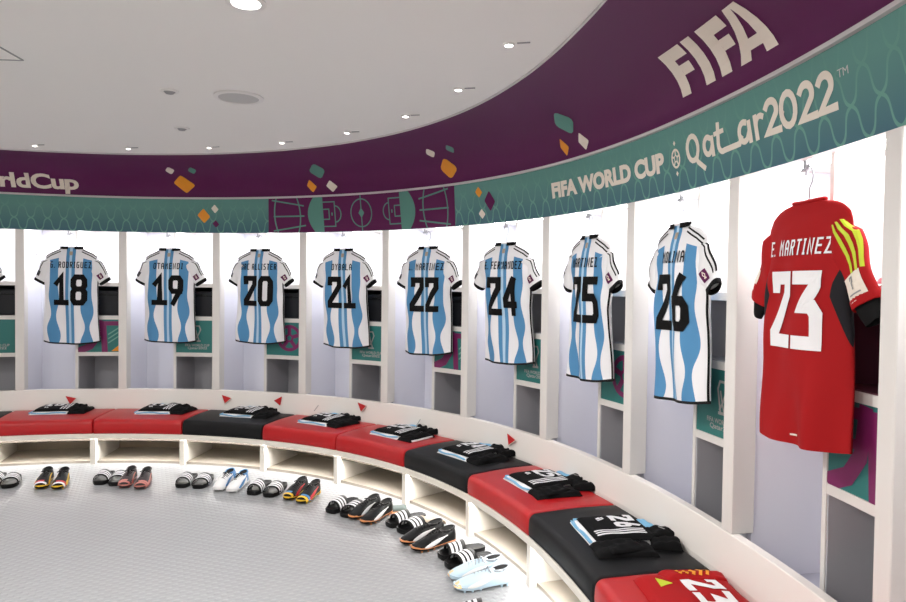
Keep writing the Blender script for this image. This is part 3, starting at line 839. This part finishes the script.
b = MB(); b.lathe((0, 0, 0), [(.001, 0), (.034, 0), (.036, .02), (.036, .11), (.02, .14), (.016, .15)], 20); b.build('bottle_body', M['redc'], c, smooth=True, local=True)
b = MB(); b.lathe((0, 0, .15), [(.018, 0), (.018, .03), (.001, .032)], 16); b.build('cap', M['cream'], c, local=True)
b = MB(); b.lathe((0, 0, 0), [(.0365, .05), (.0368, .052), (.0368, .08), (.0365, .082)], 20); b.build('band', M['cream'], c, local=True)

ZT = .342
def kit(i, num, ds, n, rz, seed):
    """a player's training kit laid on the cushion: jersey, shorts on top, base layer beside"""
    s = i+ds; a = ang(s)+pi+rz*0; 
    a = ang(s)+rz                                                   # local x = along the bench, local y = towards the wall
    base = P(s, n, ZT)
    jf = thing('folded_jersey', 'folded white and sky-blue jersey under the black number %s shorts' % num, 'jersey', base, a, 'folded jerseys on the cushions')
    b = MB(); cloth_slab(b, .28, .285, .022, 0, -.004, -.002, seed=seed); b.build('fold', M['clothw'], jf, smooth=True, local=True)
    b = MB()
    for y in (-.145, -.136): b.tube([(-.125+.24*k/8, y-.002*sin(k*1.3), .013+.004*sin(k*.9+seed)) for k in range(9)], .0036, 6)
    b.tube([(-.144, -.13+.12*k/5, .013) for k in range(6)], .005, 6)
    b.build('blue_edge', M['clothb'], jf, smooth=True, local=True)
    b = MB(); cloth_slab(b, .12, .075, .03, .0, -.03, .145, seed=seed+2, rz=.15); b.build('neck_fold', M['clothb'], jf, smooth=True, local=True)
    sh = thing('folded_shorts', 'folded black shorts with white number %s and three white stripes' % num, 'shorts', base+Vector((0, 0, .0215)), a, 'folded black shorts on the cushions')
    b = MB(); f = cloth_slab(b, .26, .255, .020, 0, .006, .006, seed=seed+1, wob=.004); b.build('fold', M['black'], sh, smooth=True, local=True)
    b = MB(); write(b, num, f, -.095, .045, .0, .105, .023, gap=.16, step=.02); b.build('number', M['clothw'], sh, local=True)
    b = MB()
    for k in range(3): b.stroke([(.068+.020*k, -.105), (.066+.018*k, .095)], .0105, f, step=.02)
    b.build('stripes', M['clothw'], sh, local=True)
    b = MB()
    for k in range(3): b.stroke([(-.065+.013*k, -.055), (-.078+.013*k, -.030-.0*k)], .008, f) if k else b.stroke([(-.06, -.055), (-.066, -.045)], .008, f)
    b.build('logo', M['clothw'], sh, local=True)
    sk = thing('base_layer', 'rumpled black base layer beside the number %s folded kit' % num, 'shirt', base + Matrix.Rotation(a, 3, 'Z') @ Vector((.188, -.030, 0)), a-.10+.1*sin(seed), 'black base layers on the cushions')
    b = MB(); cloth_slab(b, .125, .24, .026, 0, 0, 0, seed=seed+3, wob=.010); b.build('fold', M['black'], sk, smooth=True, local=True)
    b = MB(); cloth_slab(b, .105, .15, .014, .022, .005, -.01, seed=seed+4, rz=.25, wob=.010); b.build('sleeve_fold', M['black'], sk, smooth=True, local=True)
    if num == '22':
        b = MB(); b.tube([(-.062, -.102, .008), (0, -.104, .008), (.064, -.100, .008), (.066, 0, .008), (.062, .09, .008)], .007, 6); o = b.build('white_edge', M['clothw'], sk, smooth=True, local=True)
    so = thing('sock_pair', 'black socks folded behind the number %s shorts' % num, 'socks', base + Matrix.Rotation(a, 3, 'Z') @ Vector((.090, .150, 0)), a+.20, 'black socks on the cushions')
    b = MB(); cloth_slab(b, .09, .15, .038, 0, -.02, .01, seed=seed+5, rz=.25, wob=.009); b.build('sock', M['black'], so, smooth=True, local=True)
    b = MB(); cloth_slab(b, .09, .12, .030, 0, .065, -.005, seed=seed+6, rz=-.5, wob=.009); b.build('sock', M['black'], so, smooth=True, local=True)
    b = MB(); b.stroke([(-.03, .03), (-.005, .036)], .007, lambda x, y: Vector((x, y, .043))); b.build('logo', M['gtrim'], so, local=True)
KITS = [(0, '18', .45, .15, 0.0), (1, '19', .53, .17, .05), (2, '20', .51, .17, 0.0), (3, '21', .50, .19, -.05), (4, '22', .48, .20, .0), (5, '24', .48, .22, .05), (6, '25', .46, .22, .0), (7, '26', .48, .24, -.10)]
for k in KITS: kit(*k, seed=40+k[0]*9)
# the goalkeeper's folded red jersey
s = 8.32; a = ang(s)-.08
rj = thing('folded_jersey', 'folded red goalkeeper jersey with white number 23 on the bench', 'jersey', P(s, .22, ZT), a, 'folded jerseys on the cushions')
b = MB(); f = cloth_slab(b, .33, .32, .032, 0, 0, 0, seed=8); b.build('fold', M['redc'], rj, smooth=True, local=True)
b = MB(); f3 = cloth_slab(b, .075, .24, .040, 0, -.135, .04, seed=9); b.build('neck_fold', M['redc'], rj, smooth=True, local=True)
b = MB(); write(b, '23', f, -.10, .09, -.02, .105, .026, gap=.18, step=.02); b.build('number', M['clothw'], rj, local=True)
b = MB(); b.quad2([(-.105, -.105), (-.045, -.105), (-.072, -.055), (-.076, -.055)], f, 2); b.build('logo', M['neon'], rj, local=True)
b = MB()
for k in range(5): b.stroke([(-.01+.024*k, -.014), (-.004+.024*k, .0), (-.012+.024*k, .014)], .011, lambda x, y: f3(-.135-y, x, .003), step=.02)
b.build('neck_print', M['orange'], rj, local=True)

# ------------------------------------------------------------------ small red tags along the ledge
TZ = {.532: .40, 2.18: .51, 2.779: .60, 3.794: .65, 5.69: .57}
TAGS = [(.532, 'red', .30, 'red triangle tag on the ledge behind the number 18 kit'), (2.18, 'red', .10, 'red triangle tag left of the number 20 kit'), (2.779, 'red', -.5, 'dark-edged red triangle tag right of the number 20 kit'),
        (3.794, 'red', .25, 'red triangle tag on the ledge right of the number 21 kit'), (5.69, 'red', -.1, 'red triangle tag on the ledge right of the number 24 kit'),
        (3.245, 'thin', 0, 'thin pale tag seen edge-on left of the number 21 kit'), (4.517, 'thin', 0, 'thin pale tag seen edge-on behind the number 22 kit')]
for s, kd, tw, lab in TAGS:
    nn = .012
    if kd == 'red':
        q = P(s, .022, .35+.141*TZ[s]-.036); t = thing('pennant', lab, 'pennant', q, ang(s), group='red triangle tags on the ledge')
        b = MB(); D = .0025
        shp = [(-.035, .07), (.045, .045+.02*tw), (-.015+.05*tw, 0.0)]
        if 'dark-edged' in lab: shp = [(.035, .07), (-.03, .035), (.02, .0)]
        fr = [b.vert((x, -.004-.01*abs(tw), z)) for x, z in shp]; bk = [b.vert((x, -.001, z)) for x, z in shp]
        b.face(fr); b.face(bk[::-1])
        for k in range(3): b.face((fr[k], bk[k], bk[(k+1) % 3], fr[(k+1) % 3]))
        b.build('flag', M['ptag'], t, local=True)
        b = MB(); b.tube([(shp[1][0], -.006, shp[1][1]), (shp[2][0], -.006, shp[2][1])], .0028, 5); b.build('edge', M['ink'] if 'dark' in lab else M['cream'], t, local=True)
    else:
        q = P(s, .012, .40); t = thing('pennant', lab, 'pennant', q, ang(s), group='red triangle tags on the ledge')
        b = MB(); b.tube([(-.028, -.006, -.028), (.028, -.03, .026)], .0025, 5); b.build('flag', M['gtrim'], t, local=True)

# ------------------------------------------------------------------ footwear
def make_slide(side):
    r = thing('slide', '', 'slide', (0, 0, 0))
    # local: toe towards -y, heel +y
    out = [(-.128, .018), (-.12, .034), (-.09, .047), (-.05, .050), (0, .044), (.05, .038), (.09, .037), (.12, .030), (.132, .016)]
    b = MB(); rows = []
    def ring(z, k, lift=0):
        pr = [(x*k + side*.006*cos(y*12), y) for y, x in out]; pl = [(-x*k + side*.006*cos(y*12), y) for y, x in out[::-1]]
        return [Vector((x, y*(.5+.5*k), z)) for x, y in pr+pl]
    rows = [ring(0, .94), ring(.006, 1), ring(.022, 1.02), ring(.028, 1.0), ring(.026, .90), ring(.022, .82)]
    ids = b.grid(rows, close_u=True); b.face(ids[-1]); b.face(ids[0][::-1])
    b.build('sole', M['blackp'], r, smooth=True, local=True, auto=50)
    b = MB(); rows = []; n = 14; bands = [(-.085, 0), (-.072, 1), (-.058, 0), (-.048, 1), (-.034, 0), (-.024, 1), (-.010, 0), (.012, 0)]
    for y, _ in bands:
        w = .052 - .05*abs(y+.05)*.6; h = .052+.12*(y+.085)
        rows.append([Vector((-(w)*cos(pi*k/n) + side*.004, y - .01*side*cos(pi*k/n), .010+h*sin(pi*k/n)**.75)) for k in range(n+1)])
    b.grid(rows, mi=lambda rr, c: bands[rr][1])
    o = b.build('strap', [M['blackp'], M['clothw']], r, smooth=True, local=True)
    md = o.modifiers.new('thickness', 'SOLIDIFY'); md.thickness = .005
    o['label'] = 'black strap with three white stripes'
    return r
def make_boot(side, cu, c2, csole, clace, heel=None):
    r = thing('football_boot', '', 'boot', (0, 0, 0))
    # sections: y, half width, height, base z
    SEC = [(-.135, .012, .022, .022), (-.128, .026, .034, .016), (-.105, .038, .044, .013), (-.07, .044, .054, .012), (-.03, .041, .070, .013), (.01, .036, .076, .015), (.045, .033, .079, .016), (.075, .033, .074, .016), (.105, .032, .078, .016), (.128, .025, .080, .018), (.136, .012, .070, .024)]
    b = MB(); rows = []; n = 20
    for y, w, h, z in SEC:
        rows.append([Vector((w*math.copysign(abs(cos(a))**.8, cos(a)) + side*.010*cos(y*14)*.6, y, z + (h-z if sin(a) > 0 else .006)*(abs(sin(a))**.75)*(1 if sin(a) > 0 else -1))) for a in [2*pi*k/n for k in range(n)]])
    ids = b.grid(rows, close_u=True, mi=lambda rr, c: 1 if (rr >= 7 and heel) else 0); b.face(ids[0][::-1]); b.face(ids[-1])
    b.build('upper', [cu, heel or cu], r, smooth=True, local=True)
    # ankle opening
    b = MB(); pts = [Vector((.027*cos(a)+side*.003, .086+.042*sin(a), .078+.008*sin(a)*(1 if sin(a) > 0 else .6))) for a in [2*pi*k/18 for k in range(19)]]
    b.tube(pts, .0050, 6); b.build('collar', clace if clace is not BL else (heel or cu), r, smooth=True, local=True)
    b = MB(); ids = [b.vert(p+Vector((0, 0, .001))) for p in pts[:-1]]; b.face(ids); b.build('lining', M['ink'], r, local=True)
    # sole plate and studs
    b = MB(); rows = []
    for k, e in ((0.0, .86), (.5, 1.0), (1.0, 1.03)):
        rr = [(w*e + side*.006*cos(y*14), y*1.0) for y, w, h, z in SEC]; ll = [(-w*e + side*.006*cos(y*14), y) for y, w, h, z in SEC[::-1]]
        rows.append([Vector((x, y, .011+.010*k+max(0, (-y-.09))*.25)) for x, y in rr+ll])
    ids = b.grid(rows, close_u=True); b.face(ids[0][::-1]); b.face(ids[-1]); b.build('sole_plate', csole, r, smooth=True, local=True, auto=50)
    for x, y in ((-.026, -.095), (.026, -.095), (-.032, -.06), (.032, -.06), (-.028, -.02), (.028, -.02), (-.022, .085), (.022, .085), (-.02, .115), (.02, .115)):
        b = MB(); b.lathe((x+side*.004, y, 0), [(.001, 0), (.005, 0), (.0075, .016)], 8); b.build('stud', csole, r, local=True)
    b = MB()
    for k in range(5):
        y = -.040+.017*k; h = .060+.0042*k
        b.tube([(-.02, y-.004, h-.004), (0, y+.004, h+.009), (.02, y-.004, h-.004)], .0028, 5)
    b.tube([(-.03, .035, .078), (-.012, .028, .086), (0, .032, .083), (.014, .024, .086), (.034, .03, .074)], .003, 5)
    b.build('laces', clace, r, smooth=True, local=True)
    # swoosh of colour along each side
    b = MB()
    for sg in (-1, 1):
        rows = []
        for k in range(9):
            t = k/8; y = -.085+.15*t; w = interp([(q[0], q[1]) for q in SEC], y)+.0022
            zc = .024+.034*t; hh = .010*sin(pi*min(1, t*1.1+.06))+.002
            rows.append([Vector((sg*(w-.0015*abs(j)-.004*max(0, j)) + side*.006*cos(y*14), y, zc+j*hh)) for j in (-1, 0, 1)])
        b.grid(rows)
    b.build('side_stripe', c2, r, smooth=True, local=True)
    return r
BL = M['blackp']
b_orange = mat('orange_sole', (226, 150, 96), .35); b_pink = mat('rose_sole', (196, 120, 108), .35); b_yel = mat('yellow_sole', (236, 190, 40), .4)
b_white = mat('white_sole', (232, 232, 232), .35); b_sky = mat('sky_upper', (192, 214, 228), .45); b_peach = mat('peach_print', (244, 206, 150), .4)
b_blue = mat('blue_upper', (66, 130, 186), .4); b_red = mat('red_print', (200, 40, 50), .4); b_brown = mat('dark_brown_upper', (44, 32, 34), .45); b_grey = mat('silver_lining', (168, 176, 184), .4)
KIND = {'18': (BL, b_yel, b_yel, BL, None), '19': (b_brown, b_pink, b_pink, BL, None), '20': (b_white, b_blue, b_white, BL, b_blue), '21': (BL, b_red, b_yel, BL, None),
        '22': (BL, b_white, b_orange, BL, None), '24': (BL, b_white, b_orange, BL, None), '25': (b_sky, b_white, b_sky, b_grey, None)}
WORDS = {'18': 'black football boot with yellow flashes', '19': 'dark brown football boot with rose soles', '20': 'white football boot with a blue heel', '21': 'black football boot with red and yellow flashes',
         '22': 'black football boot with white flash and orange sole', '24': 'black football boot with white flash and copper sole', '25': 'sky-blue football boot with grey laces'}
def toe_dir(s, n, a):
    d = N(s); return atan2(d.y, d.x) + math.radians(a)
SL = {sd: make_slide(sd) for sd in (-1, 1)}
first = {-1: True, 1: True}
def place(o, x, y, d, lab, group):
    o.location = (x, y, 0); o.rotation_euler = (0, 0, d + pi/2); o['label'] = lab; o['group'] = group
# pairs: (x, y) of the near and far one; direction from the bench into the room
PAIRS_S = [('18', (-2.96, 4.47), (-3.075, 4.50), .42, 10, 'at the left edge of the photo'), ('19', (-2.275, 4.555), (-2.385, 4.575), 1.5, 10, 'left of the dark brown boots'), ('20', (-1.685, 4.52), (-1.800, 4.535), 2.55, 15, 'left of the white and blue boots'),
           ('21', (-1.150, 4.36), (-1.265, 4.40), 3.52, 17, 'left of the red-flashed boots'), ('22', (-.565, 4.00), (-.660, 4.065), 4.7, 13, 'left of the orange-soled boots'), ('24', (-.185, 3.735), (-.255, 3.825), 5.5, 4, 'left of the copper-soled boots'),
           ('25', (.095, 3.27), (.060, 3.375), 6.43, 5, 'left of the sky-blue boots'), ('26', (.160, 2.635), (.125, 2.735), 7.3, 3, 'at the bottom edge of the photo')]
for num, a, b_, s, an, where in PAIRS_S:
    for sd, q, w in ((1, a, 'nearer'), (-1, b_, 'farther')):
        w2 = ('right' if sd > 0 else 'left') if s < 4.2 else w
        o = SL[sd] if first[sd] else copy_tree(SL[sd]); first[sd] = False
        place(o, q[0], q[1], toe_dir(s, .8, an), 'black striped slide, the %s of the pair %s' % (w2, where), 'black striped slides on the floor')
PAIRS_B = [('18', (-2.615, 4.45), (-2.725, 4.455), .85, 12), ('19', (-2.075, 4.48), (-2.185, 4.50), 1.82, 16), ('20', (-1.425, 4.44), (-1.52, 4.47), 2.98, 14), ('21', (-.905, 4.235), (-1.00, 4.295), 3.98, 19),
           ('22', (-.430, 3.88), (-.510, 3.955), 5.05, 17), ('24', (-.085, 3.475), (-.150, 3.565), 5.95, 6), ('25', (.150, 3.015), (.125, 3.125), 6.78, -2)]
for num, a, b_, s, an in PAIRS_B:
    for sd, q, w in ((1, a, 'nearer'), (-1, b_, 'farther')):
        w2 = ('right' if sd > 0 else 'left') if s < 4.2 else w
        o = make_boot(sd, *KIND[num])
        place(o, q[0], q[1], toe_dir(s, .8, an), '%s, the %s one of its pair' % (WORDS[num], w2), 'football boots on the floor')
        if num in ('18', '19', '21'):
            cs_ = {'18': (b_white, b_red, b_yel), '19': (b_pink, b_pink, b_red), '21': (b_yel, b_blue, b_red)}[num]
            for kk, mm_ in enumerate(cs_):
                b = MB(); rows = []
                for y_, w_, h_ in ((-.118+.024*kk, .033+.004*kk, .0405+.0035*kk), (-.102+.024*kk, .0385+.003*kk, .0455+.0035*kk)):
                    rows.append([Vector((w_*1.06*cos(pi*j/8)+sd*.004, y_, .016+(h_-.012)*sin(pi*j/8)**.75)) for j in range(9)])
                b.grid(rows); b.build('toe_print', mm_, o, smooth=True, local=True)
        if num == '25':
            b = MB(); rows = [[Vector((x*1.03+sd*.003, y-.001, z)) for x, y, z in ((-w_, y_, .022), (-w_*.9, y_, h_*.7), (0, y_, h_+.002), (w_*.9, y_, h_*.7), (w_, y_, .022))] for y_, w_, h_ in ((-.1365, .010, .024), (-.1285, .0265, .0345), (-.112, .036, .042))]
            b.grid(rows); b.build('toe_print', b_peach, o, smooth=True, local=True)
c = thing('shin_guard', 'flat teal-brown shin guard lying behind the white-flashed boots', 'shin guard', (-.36, 4.02, 0), .25)
b = MB(); b.grid([[Vector((-.09+.18*u/8, -.045*cos(pi*v/6), .006+.022*sin(pi*v/6))) for v in range(7)] for u in range(9)]); o = b.build('shell', M['tealflat'], c, smooth=True, local=True); o.modifiers.new('thickness', 'SOLIDIFY').thickness = .005
b = MB(); b.box((0, -.048, .004), (.17, .01, .006)); b.build('edge', b_orange, c, local=True)
c = thing('shin_guard', 'pale beige shin guard lying behind the copper-soled boots', 'shin guard', (-.115, 3.80, 0), -.5)
b = MB(); b.grid([[Vector((-.08+.16*u/8, -.045*cos(pi*v/6), .006+.03*sin(pi*v/6))) for v in range(7)] for u in range(9)]); o = b.build('shell', M['tan'], c, smooth=True, local=True); o.modifiers.new('thickness', 'SOLIDIFY').thickness = .005

# ------------------------------------------------------------------ ceiling fittings
CZ = 2.306
def downlight(s_or_xy, label, r, watts, spot=True, group='small downlights along the wall'):
    q = P(s_or_xy, .75, CZ) if not isinstance(s_or_xy, tuple) else Vector((s_or_xy[0], s_or_xy[1], CZ))
    t = thing('downlight', label, 'light', q, group=group)
    b = MB(); b.lathe((0, 0, 0), [(r*1.45, 0), (r*1.45, -.006), (r*1.05, -.008), (r, -.004), (r, 0)], 24); b.build('ring', M['white'], t, smooth=True, local=True, auto=40)
    b = MB(); b.disc((0, 0, -.003), r, 24); b.build('lamp_face', M['lamp'], t, local=True)
    if spot:
        b = MB(); b.box((.055, -.02, -.002), (.05, .006, .004), rz=-.2); b.build('dark_strip', M['grille'], t, local=True)  # short thin dark strip on the ceiling beside the ring
        light('spot', 'SPOT', q+Vector((0, 0, -.02)), watts, parent=t, spot_size=2.3, spot_blend=.8, shadow_soft_size=r, color=(1, .97, .93))
    else:
        light('lamp', 'AREA', q+Vector((0, 0, -.012)), watts, parent=t, shape='DISK', size=r*2, color=(1, .97, .93))
    return t
for i in range(0, 9):
    if i == 8: lab = 'small recessed downlight in the ceiling above the red jersey bay'
    else: lab = 'small bright recessed downlight in the ceiling in front of the number %s locker' % LETTER[i]
    downlight(i+.57, lab, .016, SPOT_W)
downlight((-.70, 2.24), 'larger bright round downlight at the top edge of the photo', .046, ROOM_W, spot=False, group='larger downlights')
for k, (x, y) in enumerate(((-2.9, 2.0), (-1.2, .1), (-3.4, -.4), (-1.6, -1.8))):
    downlight((x, y), 'larger round downlight in the ceiling behind the camera', .062, ROOM_W, spot=False, group='larger downlights')
t = thing('ceiling_speaker', 'round grey ceiling speaker grille with a white rim', 'speaker', (-1.09, 3.38, CZ))
b = MB(); b.lathe((0, 0, 0), [(.122, 0), (.122, -.006), (.100, -.010), (.098, -.004)], 32); b.build('rim', M['white'], t, smooth=True, local=True, auto=40)
b = MB(); b.lathe((0, 0, 0), [(.099, -.006), (.06, -.009), (.001, -.010)], 32); b.build('grille', M['sgrille'], t, smooth=True, local=True)
for x, y, r, lab in ((-1.40, 3.29, .030, 'small grey ceiling sensor left of the round speaker'), (-1.66, 4.08, .030, 'small pale ceiling sensor near the wall, below the speaker in view')):
    t = thing('ceiling_sensor', lab, 'sensor', (x, y, CZ))
    b = MB(); b.lathe((0, 0, 0), [(r*1.5, 0), (r*1.5, -.004), (r, -.007), (r*.9, -.003)], 20); b.build('rim', M['white'], t, local=True)
    b = MB(); b.lathe((0, 0, 0), [(r*.92, -.004), (r*.6, -.014), (.001, -.016)], 20); b.build('lens', M['grille'], t, smooth=True, local=True)
t = thing('ceiling_hatch', 'thin-lined access hatch in the ceiling at the upper left edge', 'hatch', (-2.05, 2.62, CZ), .05)
b = MB()
for x, y, w, d in ((0, .225, .45, .006), (0, -.225, .45, .006), (.225, 0, .006, .45), (-.225, 0, .006, .45)): b.box((x, y, -.002), (w, d, .004))
b.build('frame', M['grille'], t, local=True)
b = MB(); b.box((0, 0, -.001), (.44, .44, .002)); b.build('panel', M['ceil'], t, local=True)
